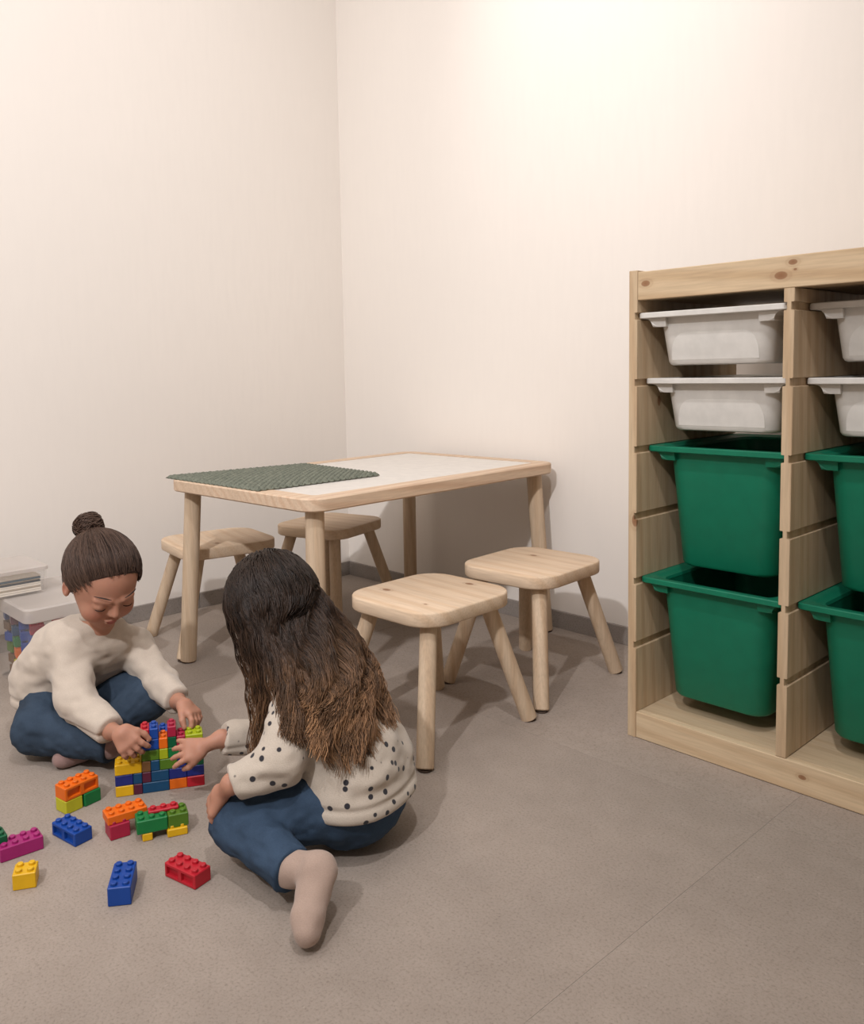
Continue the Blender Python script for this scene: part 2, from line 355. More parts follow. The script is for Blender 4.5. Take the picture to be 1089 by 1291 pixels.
def make_bin(kind, mat, label, group, cx, yf, zrim):
    """yf front edge of the rim (world y), zrim centre height of the rim"""
    Wb = PITCHX-PT+.0084; L = .372
    root = empty('storage_bin', (cx, yf+L/2, 0)); root.location.z = zrim; tag(root, label, 'bin', group)
    H = .092 if kind == 'shallow' else .226
    rt = .0058; ins = .031; insf = .016
    Wt, Lt = Wb-2*ins, L-2*insf-.006; tp = .010 if kind == 'shallow' else .016
    Wo, Lo = Wt-2*tp, Lt-2*tp; rc = .024 if kind == 'shallow' else .032
    rg = []
    def rr(w, l, r, z): return [(x, y, z) for x, y in rrect(w, l, r, 8)]
    zb = -H-.002
    rg += [rr(Wo-.016, Lo-.016, rc-.008, zb), rr(Wo-.006, Lo-.006, rc-.002, zb+.002), rr(Wo, Lo, rc, zb+.007), rr(Wt, Lt, rc, -.004), rr(Wt-.005, Lt-.005, rc, -.004), rr(Wo-.005, Lo-.005, rc-.002, zb+.008), rr(Wo-.018, Lo-.018, rc-.008, zb+.004)]
    v, f = loft(rg); b = from_py('bin_body', v, f, mat, root); smooth_by_angle(b, 35)
    e = .0015
    rg = [rr(Wt-.004, Lt-.004, rc, -.0045), rr(Wb-2*e, L-2*e, .014, -rt+.0005), rr(Wb, L, .014, -rt+e+.0005), rr(Wb, L, .014, rt-e), rr(Wb-2*e, L-2*e, .014, rt),
          rr(Wb-.034, L-.030, .022, rt), rr(Wb-.040, L-.036, .026, rt-.0025), rr(Wt-.002, Lt-.002, rc, rt-.004), rr(Wt-.006, Lt-.006, rc, -.0035), rr(Wt-.004, Lt-.004, rc, -.0045)]
    v, f = loft(rg, False, False); ri = from_py('rim', v, f, mat, root); smooth_by_angle(ri, 35)
    for sx in (-1, 1):   # curved gusset beneath each front corner of the rim
        x0 = Wt/2-.004; prof = [(x0-.018, -.0052), (x0+.022, -.0052)]
        for i in range(7):
            t = i/6*math.pi/2; prof.append((x0+.022-.0135*math.sin(t)-.0, -.006-.0150*(1-math.cos(t))))
        prof += [(x0-.002, -.0215), (x0-.018, -.0215)]
        n = len(prof); yy = (-L/2+.0105, -L/2+.050)
        vv_ = [(sx*x, yy[0]+(.003 if z < -.02 else 0), z) for x, z in prof]+[(sx*x, yy[1], z) for x, z in prof]
        ff = [tuple(range(n)), tuple(range(2*n-1, n-1, -1))]+[(k, (k+1) % n, n+(k+1) % n, n+k) for k in range(n)]
        bm = bmesh.new(); me = bpy.data.meshes.new('t'); me.from_pydata(vv_, [], ff); bm.from_mesh(me); from_bm('grip', bm, mat, root)
    if kind == 'shallow':   # raised arched field on the front
        w0 = Wo/2-rc+.007; w1 = w0*.68; z0, z1 = zb+.010, -.034
        pts = [(-w0, z0), (w0, z0)]
        for i in range(7):
            t = i/6*math.pi/2; pts.append((w0-(w0-w1)*(1-math.cos(t)) if False else w1+(w0-w1)*math.cos(t), z0+.012+(z1-z0-.012)*math.sin(t)))
        for i in range(6, -1, -1):
            t = i/6*math.pi/2; pts.append((-(w1+(w0-w1)*math.cos(t)), z0+.012+(z1-z0-.012)*math.sin(t)))
        def yfr(z): return -(Lo/2+(Lt-Lo)/2*((z-zb-.007)/(-.004-zb-.007)))
        n = len(pts); sc = .93
        zc = (z0+z1)/2
        vv_ = [(x, yfr(z)+.0015, z) for x, z in pts]+[(x, yfr(z)-.0004, z) for x, z in pts]+[(x*.955, yfr(z)-.0006, zc+(z-zc)*.90) for x, z in pts]
        ff = [(k, (k+1) % n, n+(k+1) % n, n+k) for k in range(n)]+[(n+k, n+(k+1) % n, 2*n+(k+1) % n, 2*n+k) for k in range(n)]+[tuple(range(2*n, 3*n))]
        bm = bmesh.new(); me = bpy.data.meshes.new('t'); me.from_pydata(vv_, [], ff); bm.from_mesh(me); p = from_bm('front_field', bm, mat, root); smooth_by_angle(p, 50)
    return root
cxs = [SX+PT+(PITCHX-PT)/2+k*PITCHX for k in range(3)]
make_bin('shallow', WHITEP, 'shallow white plastic bin in the top row of the left shelf column', 'white bins', cxs[0], -.4794, slots[0])
make_bin('shallow', WHITEP, 'shallow white plastic bin in the second row of the left shelf column', 'white bins', cxs[0], -.4532, slots[1]+.002)
make_bin('deep', GREEN, 'deep green plastic bin in the left shelf column, upper of its two', 'green bins', cxs[0], -.4435, slots[2])
make_bin('deep', GREEN, 'deep green plastic bin in the left shelf column, lowest, above the base board', 'green bins', cxs[0], -.4668, slots[4]+.001)
make_bin('shallow', WHITEP, 'shallow white plastic bin cut by the right photo edge, top row', 'white bins', cxs[1], -.4242, slots[0])
make_bin('shallow', WHITEP, 'shallow white plastic bin cut by the right photo edge, second row', 'white bins', cxs[1], -.4271, slots[1])
make_bin('deep', GREEN, 'deep green plastic bin cut by the right photo edge, upper of its two', 'green bins', cxs[1], -.4306, slots[2])
make_bin('deep', GREEN, 'deep green plastic bin cut by the right photo edge, lowest', 'green bins', cxs[1], -.4468, slots[4])

# ------------------------------------------------------------------ toy bricks
PC = dict(red=(196, 36, 50), crimson=(176, 34, 66), blue=(24, 72, 158), navy=(34, 44, 120), teal=(22, 74, 112), yellow=(236, 184, 26), lime=(172, 184, 30),
          green=(24, 122, 62), dkgreen=(16, 96, 60), olive=(86, 124, 34), orange=(240, 112, 22), magenta=(168, 38, 112), maroon=(92, 34, 56), brown=(120, 84, 50), mustard=(200, 196, 40))
BM = {k: plastic('toy_'+k, srgb(*[x*.88 for x in c]), .42, .3) for k, c in PC.items()}
PU = .016; _bc = {}
def brick_mesh(nx, ny, h, pits=False):
    key = (nx, ny, round(h, 4), pits)
    if key in _bc: return _bc[key]
    bm = bmesh.new(); w, d = nx*PU-.0004, ny*PU-.0004
    bm_box(bm, (-w/2, -d/2, 0), (w/2, d/2, h), .0012, 1)
    for i in range(nx):
        for j in range(ny):
            cx, cy = (i+.5)*PU-nx*PU/2, (j+.5)*PU-ny*PU/2; n = 12
            rg = [[(cx+r*math.cos(2*math.pi*k/n), cy+r*math.sin(2*math.pi*k/n), z) for k in range(n)] for r, z in ((.0047, h-.0005), (.0047, h+.0035), (.0040, h+.0042))]
            v, f = loft(rg, False, True); me = bpy.data.meshes.new('t'); me.from_pydata(v, [], f); bm.from_mesh(me); bpy.data.meshes.remove(me)
    if pits:     # moulded hollows on the long sides
        for sgn in (-1, 1):
            fc = [f for f in bm.faces if abs(f.normal.y-sgn) < .01 and f.calc_area() > .0003]
            for f in fc:
                ve = list(f.verts); r = bmesh.ops.subdivide_edges(bm, edges=[e for e in f.edges if abs(e.verts[0].co.x-e.verts[1].co.x) > .01], cuts=1, use_grid_fill=True)
            fc = [f for f in bm.faces if abs(f.normal.y-sgn) < .01 and f.calc_area() > .0002]
            for f in fc:
                bmesh.ops.inset_individual(bm, faces=[f], thickness=.0045, depth=0)
                bmesh.ops.inset_individual(bm, faces=[f], thickness=.0006, depth=-.005)
    bmesh.ops.recalc_face_normals(bm, faces=bm.faces)
    me = bpy.data.meshes.new('brick'); bm.to_mesh(me); bm.free(); _bc[key] = me; return me
def brick(nx, ny, color, loc, rz=0, h=.0192, parent=None, label=None, group=None, pits=False, tilt=None):
    base = brick_mesh(nx, ny, h, pits); me = base.copy(); me.materials.append(BM[color])
    o = bpy.data.objects.new('toy_brick' if parent is None else 'brick', me); COL.objects.link(o)
    o.location = loc; o.rotation_euler = (tilt or (0, 0))+(rz,) if tilt else (0, 0, rz)
    if parent: o.parent = parent
    if label: tag(o, label, 'toy brick', group)
    return o
LB = 'loose toy bricks on the floor'
brick(2, 2, 'yellow', (1.1217, -1.5387, 0), 1.1, .0235, None, 'small yellow toy brick on the floor at the lower left', LB)
brick(2, 4, 'blue', (1.2409, -1.4456, 0), .99, .027, None, 'blue toy brick with its end facing forward, nearest the camera', LB)
brick(4, 2, 'red', (1.2737, -1.3610, 0), .235, .0215, None, 'red toy brick lying between the blue brick and the sock', LB, True)
brick(4, 2, 'blue', (1.0450, -1.4397, 0), .19, .0215, None, 'blue toy brick lying beside the magenta brick', LB, True)
st = empty('joined_bricks', (1.0298, -1.5202, 0), 1.50); tag(st, 'magenta toy brick with a dark green brick pressed on its rear, at the left edge', 'toy bricks', 'joined toy bricks')
brick(4, 2, 'magenta', (0.004, 0, 0), 0, .0215, st); brick(2, 2, 'dkgreen', (-.028, .016, .0215), .0, .012, st)
st = empty('joined_bricks', (.9527, -1.4065, 0), 1.5); tag(st, 'orange long brick bridging a lime brick and a green brick', 'toy bricks', 'joined toy bricks')
st.location = (.951, -1.392, 0); st.rotation_euler = (0, 0, 1.75)
brick(2, 2, 'mustard', (-.016, 0, 0), 0, .0225, st); brick(4, 2, 'orange', (0.0, 0, .0225), 0, .0225, st, pits=True); brick(2, 2, 'green', (.018, -.002, 0), 0, .0225, st)
st = empty('joined_bricks', (1.088, -1.383, 0), 1.42); tag(st, 'crimson toy brick with an orange brick on top, in front of the brick building', 'toy bricks', 'joined toy bricks')
brick(2, 2, 'crimson', (0, 0, 0), 0, .0235, st); brick(4, 2, 'orange', (.014, .004, .0235), 0, .014, st)
st = empty('joined_bricks', (1.135, -1.330, 0), 1.22); tag(st, 'green toy bricks raised on two yellow bricks, beside the crimson brick', 'toy bricks', 'joined toy bricks')
brick(2, 2, 'yellow', (.022, -.004, 0), 0, .0125, st); brick(1, 2, 'yellow', (-.024, 0, 0), 0, .0125, st)
brick(3, 2, 'green', (-.016, 0, .0125), 0, .0215, st); brick(2, 2, 'olive', (.0245, 0, .0125), 0, .0215, st); brick(3, 1, 'red', (.004, .008, .034), 0, .005, st)
# brick building between the two girls
wyaw = 1.107; wl = Vector((.9741, -1.3345, 0)); ux = Vector((math.cos(wyaw), math.sin(wyaw), 0)); uy = Vector((-ux.y, ux.x, 0))
bw = empty('brick_building', wl+uy*.016, wyaw); tag(bw, 'colourful wall of stacked toy bricks that both children are building', 'toy bricks')
rows = [[('yellow', 2), ('maroon', 1), ('teal', 3), ('orange', 2), ('red', 2)],
        [('navy', 2), ('teal', 1), ('maroon', 1), ('teal', 2), ('navy', 2), ('navy', 2)],
        [('yellow', 3), ('brown', 1), ('teal', 1), ('olive', 2), ('navy', 1), ('dkgreen', 2)],
        [None, None, None, ('olive', 2), ('lime', 1), ('green', 2), ('yellow', 2)],
        [None, None, None, ('blue', 2), ('orange', 1), ('dkgreen', 1), ('crimson', 1), ('lime', 2)],
        [None, None, None, ('red', 1.01), ('blue', 1), None, ('crimson', 1), None, None]]
BHH = .0192; SXX = .0152
for r_, row in enumerate(rows):
    x = 0
    for it in row:
        if it is None: x += 1; continue
        n = int(it[1]); dy = random.Random(r_*9+x).choice((0, 0, .0008))
        ob = brick(n, 2, it[0], ((x+n/2)*SXX, dy, r_*BHH), 0, BHH-.0003, bw); ob.scale = (.95, 1, 1); x += n
# rear part of the building
for r_, row in enumerate([[('blue', 2), ('green', 2), ('red', 2)], [('lime', 2), ('navy', 2), ('yellow', 2)], [('green', 2), ('red', 2), ('blue', 2)], [('navy', 4), ('green', 2)], [('red', 2), ('blue', 2)]]):
    x = 3
    for c_, n in row:
        ob = brick(n, 2, c_, ((x+n/2)*SXX, .0325, r_*BHH), 0, BHH-.0003, bw); ob.scale = (.95, 1, 1); x += n

# ------------------------------------------------------------------ clear tub with toys and a flat box of papers
def clear(name, c=(0.93, .93, .93, 1), alpha=.25, rough=.15):
    s = NT(name, rough, .5); s.col(c); s.b.inputs['Alpha'].default_value = alpha
    v = s.coord(); s.bump(s.noise(v, 120, 2), .05, .0004); return s.m
CLEAR = clear('clear_plastic', srgb(214, 208, 202), .09); CLID = clear('frosted_lid', srgb(204, 194, 186), .55, .35)
tw, tl_, thh = .28, .24, .212
tub = empty('clear_tub', (.4313-tw/2, -1.2885+tl_/2, 0)); tag(tub, 'clear plastic tub full of coloured toy bricks by the left wall behind the cream sweater', 'tub')
def rr2(w, l, r, z): return [(x, y, z) for x, y in rrect(w, l, r, 6)]
v, f = loft([rr2(tw-.04, tl_-.04, .02, .0), rr2(tw-.03, tl_-.03, .025, .003), rr2(tw-.006, tl_-.006, .03, thh-.03), rr2(tw-.010, tl_-.010, .03, thh-.03), rr2(tw-.034, tl_-.034, .022, .006)], True, True)
o = from_py('tub_body', v, f, CLEAR, tub); smooth_by_angle(o)
v, f = loft([rr2(tw-.004, tl_-.004, .02, thh-.032), rr2(tw, tl_, .02, thh-.03), rr2(tw, tl_, .02, thh-.002), rr2(tw-.008, tl_-.008, .018, thh+.002), rr2(tw-.03, tl_-.03, .018, thh+.001)], True, True)
o = from_py('lid', v, f, CLID, tub); smooth_by_angle(o)
rng = random.Random(5)
cols = ['blue', 'red', 'green', 'orange', 'yellow', 'blue', 'olive', 'navy', 'mustard']
cmap = [['olive', 'yellow', 'brown', 'yellow', 'brown'], ['orange', 'mustard', 'green', 'mustard', 'brown'], ['green', 'olive', 'red', 'orange', 'olive'], ['blue', 'blue', 'navy', 'green', 'blue'], ['blue', 'blue', 'teal', 'teal', 'brown'], ['crimson', 'blue', 'red', 'maroon', 'blue']]
lname = ['bottom layer', 'second layer up', 'third layer up', 'fourth layer up', 'second layer down', 'top layer']
pname = ['at its front corner', 'left of the front corner', 'behind the front corner', 'third along the near side', 'at the far left']
for lv in range(6):
    for pi_, (gx, gy) in enumerate([(.088, -.078), (.030, -.082), (.090, -.022), (-.030, -.082), (-.086, -.078)]):
        cc = cmap[lv][pi_]; inset = (5-lv)*.0018*(1 if gx > 0 else -1)
        o = brick(2, 2, cc, (tub.location.x+gx-inset, tub.location.y+gy+abs(inset), .0065+lv*.0275), rng.uniform(-.35, .35), .0215, None)
        tag(o, f"{cc} toy brick in the tub, {lname[lv]}, {pname[pi_]}", 'toy brick', 'toy bricks inside the clear tub')
# flat clear box of papers on top
pb = empty('flat_clear_box', (.220, -1.280, thh+.0025)); tag(pb, 'flat clear box of card sheets lying on the clear tub', 'box')
v, f = loft([rr2(.15, .18, .01, 0), rr2(.16, .19, .012, .004), rr2(.16, .19, .012, .058), rr2(.156, .186, .012, .058), rr2(.146, .176, .01, .004)], True, True)
o = from_py('box_body', v, f, CLEAR, pb); smooth_by_angle(o)
v, f = loft([rr2(.166, .196, .013, .056), rr2(.166, .196, .013, .064), rr2(.160, .19, .012, .066)], True, True); from_py('box_lid', v, f, CLID, pb)
z = pb.location.z+.005
for i in range(9):
    hgt_ = .0045 if i not in (5,) else .0035
    cc = srgb(226, 216, 202) if i not in (5, 7) else (srgb(30, 48, 60) if i == 5 else srgb(60, 84, 96))
    s_ = box('sheet', (-.066, -.080, 0), (.069+rng.uniform(-.004, .002), .080, hgt_-.0008), plastic('sheet_'+str(i), cc, .7), None, .0004, 1)
    s_.location = (pb.location.x, pb.location.y, z); z += hgt_
    s_.name = 'card_sheet'; tag(s_, ('dark' if i in (5, 7) else 'pale')+' card sheet in the flat clear box, '+['ninth', 'eighth', 'seventh', 'sixth', 'fifth', 'fourth', 'third', 'second', 'first'][i]+' from top', 'card', 'card sheets in the flat clear box')

# ------------------------------------------------------------------ figures: signed distance fields meshed into one surface
JOINTS = {
    'spotted': {
        'pelvis': (1.3701, -1.1146, 0.0756),
        'waist': (1.3522, -1.1046, 0.1201),
        'chest': (1.3184, -1.1124, 0.1768),
        'upper': (1.2861, -1.1261, 0.2133),
        'neck': (1.2533, -1.1477, 0.2578),
        'head': (1.2283, -1.1683, 0.359),
        'hip_l': (1.3753, -1.1613, 0.0818),
        'kn_l': (1.3044, -1.2857, 0.0662),
        'an_l': (1.4336, -1.2911, 0.055),
        'heel_l': (1.4837, -1.2801, 0.0691),
        'mid_l': (1.4937, -1.2989, 0.0488),
        'ball_l': (1.5093, -1.319, 0.0329),
        'toe_l': (1.5199, -1.3297, 0.0229),
        'hip_r': (1.3513, -1.0755, 0.068),
        'kn_r': (1.2167, -1.0611, 0.0545),
        'an_r': (1.2448, -1.1798, 0.0729),
        'heel_r': (1.24, -1.2002, 0.0584),
        'mid_r': (1.2441, -1.2106, 0.0558),
        'ball_r': (1.2492, -1.2199, 0.0584),
        'toe_r': (1.2544, -1.2292, 0.0611),
        'sh_l': (1.3251, -1.1949, 0.2282),
        'el_l': (1.3531, -1.2462, 0.1671),
        'wr_l': (1.3176, -1.3085, 0.14),
        'ha_l': (1.2848, -1.3153, 0.1063),
        'sh_r': (1.2519, -1.0668, 0.1986),
        'el_r': (1.1423, -1.0994, 0.0884),
        'wr_r': (1.1067, -1.1994, 0.1069),
        'ha_r': (1.0944, -1.2433, 0.0985),
    },
    'cream': {
        'pelvis': (0.6187, -1.2956, 0.0808),
        'waist': (0.6245, -1.2892, 0.1194),
        'chest': (0.6747, -1.2704, 0.1689),
        'upper': (0.7195, -1.2578, 0.2042),
        'neck': (0.7436, -1.2533, 0.2407),
        'head': (0.7762, -1.2543, 0.3422),
        'hip_r': (0.6524, -1.318, 0.0846),
        'kn_r': (0.7264, -1.3778, 0.0593),
        'an_r': (0.8668, -1.2955, 0.0471),
        'heel_r': (0.8546, -1.2716, 0.0387),
        'mid_r': (0.8435, -1.254, 0.0327),
        'ball_r': (0.8316, -1.2373, 0.0268),
        'toe_r': (0.8198, -1.2205, 0.021),
        'hip_l': (0.6241, -1.2445, 0.0735),
        'kn_l': (0.7971, -1.1859, 0.0882),
        'an_l': (0.7832, -1.2916, 0.0157),
        'heel_l': (0.7932, -1.3179, 0.0117),
        'mid_l': (0.7928, -1.3333, 0.0088),
        'ball_l': (0.7927, -1.3485, 0.0091),
        'toe_l': (0.7968, -1.359, 0.0108),
        'sh_r': (0.7131, -1.31, 0.1988),
        'el_r': (0.8056, -1.3265, 0.1221),
        'wr_r': (0.923, -1.3151, 0.098),
        'ha_r': (0.9914, -1.3211, 0.1097),
        'sh_l': (0.7171, -1.1703, 0.1733),
        'el_l': (0.8036, -1.1636, 0.1199),
        'wr_l': (0.9123, -1.1769, 0.1117),
        'ha_l': (0.9794, -1.1919, 0.1213),
    },
}

def vnoise(P, scale, seed=0):
    r = np.random.RandomState(seed).rand(32, 32, 32).astype(np.float32)
    Q = P*scale; I = np.floor(Q).astype(int); fr_ = Q-I; fr_ = fr_*fr_*(3-2*fr_); out = 0
    for dx in (0, 1):
        for dy in (0, 1):
            for dz in (0, 1):
                w = (fr_[:, 0] if dx else 1-fr_[:, 0])*(fr_[:, 1] if dy else 1-fr_[:, 1])*(fr_[:, 2] if dz else 1-fr_[:, 2])
                out = out+w*r[(I[:, 0]+dx) % 32, (I[:, 1]+dy) % 32, (I[:, 2]+dz) % 32]
    return out-.5
class Field:
    def __init__(s, lo, hi, h):
        s.lo = np.array(lo, float); s.h = h; s.n = np.ceil((np.array(hi)-s.lo)/h).astype(int)+1
        s.a = np.full(s.n, .06, np.float32); s.ax = [s.lo[i]+h*np.arange(s.n[i]) for i in range(3)]
    def block(s, lo, hi):
        i0 = np.clip(np.floor((np.array(lo)-s.lo)/s.h).astype(int), 0, s.n-1); i1 = np.clip(np.ceil((np.array(hi)-s.lo)/s.h).astype(int)+1, 1, s.n)
        sl = tuple(slice(a, b) for a, b in zip(i0, i1))
        g = np.meshgrid(s.ax[0][sl[0]], s.ax[1][sl[1]], s.ax[2][sl[2]], indexing='ij', sparse=True); return sl, g
    def comb(s, sl, d, k, mode='add'):
        a = s.a[sl]
        if mode == 'add':
            if k > 0: hh = np.maximum(k-np.abs(a-d), 0)/k; r = np.minimum(a, d)-hh*hh*k*.25
            else: r = np.minimum(a, d)
        else:
            d = -d
            if k > 0: hh = np.maximum(k-np.abs(a-d), 0)/k; r = np.maximum(a, d)+hh*hh*k*.25
            else: r = np.maximum(a, d)
        s.a[sl] = r
    def cap(s, p, q, ra, rb=None, k=.01, mode='add'):
        p = np.array(p, float); q = np.array(q, float); rb = ra if rb is None else rb; m = max(ra, rb)+k+2*s.h
        sl, g = s.block(np.minimum(p, q)-m, np.maximum(p, q)+m); ba = q-p; L2 = max(ba@ba, 1e-12)
        t = np.clip(((g[0]-p[0])*ba[0]+(g[1]-p[1])*ba[1]+(g[2]-p[2])*ba[2])/L2, 0, 1)
        d = np.sqrt((g[0]-p[0]-t*ba[0])**2+(g[1]-p[1]-t*ba[1])**2+(g[2]-p[2]-t*ba[2])**2)-(ra+(rb-ra)*t)
        s.comb(sl, d.astype(np.float32), k, mode)
    def ell(s, c, M, r, k=.01, mode='add'):
        """M rows = local axes"""
        c = np.array(c, float); m = max(r)+k+2*s.h; sl, g = s.block(c-m, c+m)
        q = [((g[0]-c[0])*M[i][0]+(g[1]-c[1])*M[i][1]+(g[2]-c[2])*M[i][2]) for i in range(3)]
        k0 = np.sqrt(sum((q[i]/r[i])**2 for i in range(3))); k1 = np.sqrt(sum((q[i]/r[i]**2)**2 for i in range(3)))+1e-9
        s.comb(sl, (k0*(k0-1)/k1).astype(np.float32), k, mode)
    def half(s, p, n, k=.004):
        """keep the side where (x-p).n < 0"""
        g = np.meshgrid(*s.ax, indexing='ij', sparse=True); d = -((g[0]-p[0])*n[0]+(g[1]-p[1])*n[1]+(g[2]-p[2])*n[2])
        s.comb(tuple(slice(None) for _ in range(3)), d.astype(np.float32), k, 'sub')
    def local_cut(s, p, n, rad, k=.003):
        """cut beyond plane only near p"""
        sl, g = s.block(np.array(p)-rad, np.array(p)+rad)
        d = ((g[0]-p[0])*n[0]+(g[1]-p[1])*n[1]+(g[2]-p[2])*n[2]); rr_ = np.sqrt((g[0]-p[0])**2+(g[1]-p[1])**2+(g[2]-p[2])**2)-rad*.8
        s.comb(sl, np.maximum(-d, rr_).astype(np.float32), k, 'sub')
    def mesh(s):
        A = s.a; S = A < 0; n = A.shape
        c = [S[x:n[0]-1+x, y:n[1]-1+y, z:n[2]-1+z] for x in (0, 1) for y in (0, 1) for z in (0, 1)]
        al = c[0].copy(); an = c[0].copy()
        for q in c[1:]: al &= q; an |= q
        act = an & ~al; ids = np.argwhere(act); idx = np.full(act.shape, -1, np.int64); idx[act] = np.arange(len(ids))
        acc = np.zeros((len(ids), 3)); cnt = np.zeros(len(ids))
        off = np.array([(x, y, z) for x in (0, 1) for y in (0, 1) for z in (0, 1)])
        val = np.stack([A[ids[:, 0]+o[0], ids[:, 1]+o[1], ids[:, 2]+o[2]] for o in off], 1)
        for i in range(8):
            for j in range(i+1, 8):
                if np.abs(off[i]-off[j]).sum() != 1: continue
                a, b = val[:, i], val[:, j]; m = (a < 0) != (b < 0); t = np.where(m, a/np.where(m, a-b, 1), 0)
                acc += np.where(m[:, None], off[i]+t[:, None]*(off[j]-off[i]), 0); cnt += m
        V = s.lo+(ids+acc/cnt[:, None])*s.h
        Fs = []
        for ax in range(3):
            b, c_ = (ax+1) % 3, (ax+2) % 3
            lo_ = [slice(None)]*3; hi_ = [slice(None)]*3; lo_[ax] = slice(0, n[ax]-1); hi_[ax] = slice(1, n[ax])
            s0, s1 = S[tuple(lo_)], S[tuple(hi_)]; e = np.argwhere(s0 != s1); e = e[(e[:, b] > 0) & (e[:, c_] > 0) & (e[:, b] < n[b]-1) & (e[:, c_] < n[c_]-1)]
            ins = s0[e[:, 0], e[:, 1], e[:, 2]]
            def at(db, dc):
                q = e.copy(); q[:, b] += db; q[:, c_] += dc; return idx[q[:, 0], q[:, 1], q[:, 2]]
            Q = np.stack([at(-1, -1), at(0, -1), at(0, 0), at(-1, 0)], 1); Q[~ins] = Q[~ins][:, ::-1]; Fs.append(Q)
        return V, np.vstack(Fs)
def np_mesh(name, V, Fq, mat, parent, colors=None, smooth=True):
    me = bpy.data.meshes.new(name); m = Fq.shape[1]
    me.vertices.add(len(V)); me.vertices.foreach_set('co', np.ascontiguousarray(V, np.float32).ravel())
    me.loops.add(Fq.size); me.loops.foreach_set('vertex_index', np.ascontiguousarray(Fq, np.int32).ravel())
    me.polygons.add(len(Fq)); me.polygons.foreach_set('loop_start', np.arange(len(Fq), dtype=np.int32)*m)
    me.update(calc_edges=True)
    if colors is not None:
        ca_ = me.color_attributes.new('tint', 'FLOAT_COLOR', 'POINT'); ca_.data.foreach_set('color', np.ascontiguousarray(np.hstack([colors, np.ones((len(V), 1))]), np.float32).ravel())
    if smooth: me.shade_smooth()
    o = bpy.data.objects.new(name, me); COL.objects.link(o); me.materials.append(mat); o.parent = parent
    o.matrix_parent_inverse = parent.matrix_world.inverted() if False else Matrix.Translation(-parent.location)
    return o
def vnormals(V, Fq):
    n = np.cross(V[Fq[:, 2]]-V[Fq[:, 0]], V[Fq[:, 3]]-V[Fq[:, 1]]); N_ = np.zeros_like(V)
    for i in range(4): np.add.at(N_, Fq[:, i], n)
    return N_/(np.linalg.norm(N_, axis=1)[:, None]+1e-12)
def attr_mat(name, rough, sss=0.0, bump=(0, 0)):
    s = NT(name, rough, .3); at = s.n('ShaderNodeAttribute'); at.attribute_name = 'tint'; s.col(at.outputs['Color'])
    if sss: s.b.inputs['Subsurface Weight'].default_value = sss; s.b.inputs['Subsurface Radius'].default_value = (.008, .003, .0015); s.b.inputs['Subsurface Scale'].default_value = 1.0
    if bump[0]: s.bump(s.noise(s.coord(), bump[0], 3), bump[1], .0008)
    return s.m
SKIN = attr_mat('child_skin', .55, .15, (500, .1)); HAIR = attr_mat('brown_hair', .5, 0, (0, 0)); HAIR.node_tree.nodes['Principled BSDF'].inputs['Specular IOR Level'].default_value = .25
def knit(name, c, dots=False):
    s = NT(name, .92, .08); v = s.coord(); f = s.noise(v, 35, 4); kn = s.noise(s.coord((1, 1, 2.2)), 520, 3)
    col = s.mix(s.ramp(f, BW(.3, .7)), c, [x*.93 for x in c[:3]]+[1]); col = s.mix(.35, col, s.ramp(kn, [(.3, (.72, .70, .67, 1)), (.6, (1, 1, 1, 1))]), 'MULTIPLY')
    if dots:
        vo = s.n('ShaderNodeTexVoronoi'); vo.inputs['Scale'].default_value = 52; vo.inputs['Randomness'].default_value = .8; s.l(s.n('ShaderNodeTexCoord').outputs['Object'], vo.inputs['Vector'])
        m = s.ramp(vo.outputs['Distance'], [(0, (1, 1, 1, 1)), (.20, (1, 1, 1, 1)), (.25, (0, 0, 0, 1))])
        col = s.mix(m, col, srgb(52, 50, 54))
    s.col(col); s.bump(kn, .5, .0012); s.b.inputs['Sheen Weight'].default_value = .2; return s.m
CREAM = knit('cream_knit', srgb(194, 180, 165)); SPOT = knit('spotted_knit', srgb(192, 179, 164), True)
def denim(name, c):
    s = NT(name, .85, .1); v = s.coord(); f = s.noise(v, 16, 4); w = s.noise(s.coord((1, 1, 3)), 420, 3)
    col = s.mix(s.ramp(f, BW(.32, .68)), [x*.8 for x in c[:3]]+[1], [min(1, x*1.22) for x in c[:3]]+[1])
    col = s.mix(.4, col, s.ramp(w, [(.3, (.6, .62, .66, 1)), (.65, (1, 1, 1, 1))]), 'MULTIPLY'); s.col(col); s.bump(w, .4, .0008); return s.m
JEAN_A = denim('blue_denim', srgb(57, 73, 92)); JEAN_B = denim('grey_blue_denim', srgb(54, 66, 80))
SOCK_A = knit('beige_sock', srgb(172, 149, 135)); SOCK_B = knit('pink_sock', srgb(150, 122, 116))
STITCH = plastic('denim_stitch', srgb(120, 128, 138), .8)

def nrm(v): v = np.array(v, float); return v/np.linalg.norm(v)
CG = dict(r=np.array(R), f=nrm((F.x, F.y, 0)), u=np.array((0, 0, 1.)))
def cg(a, b, c): return nrm(a*CG['r']+b*CG['f']+c*CG['u'])   # direction given as right, away, up seen from the room's entrance side

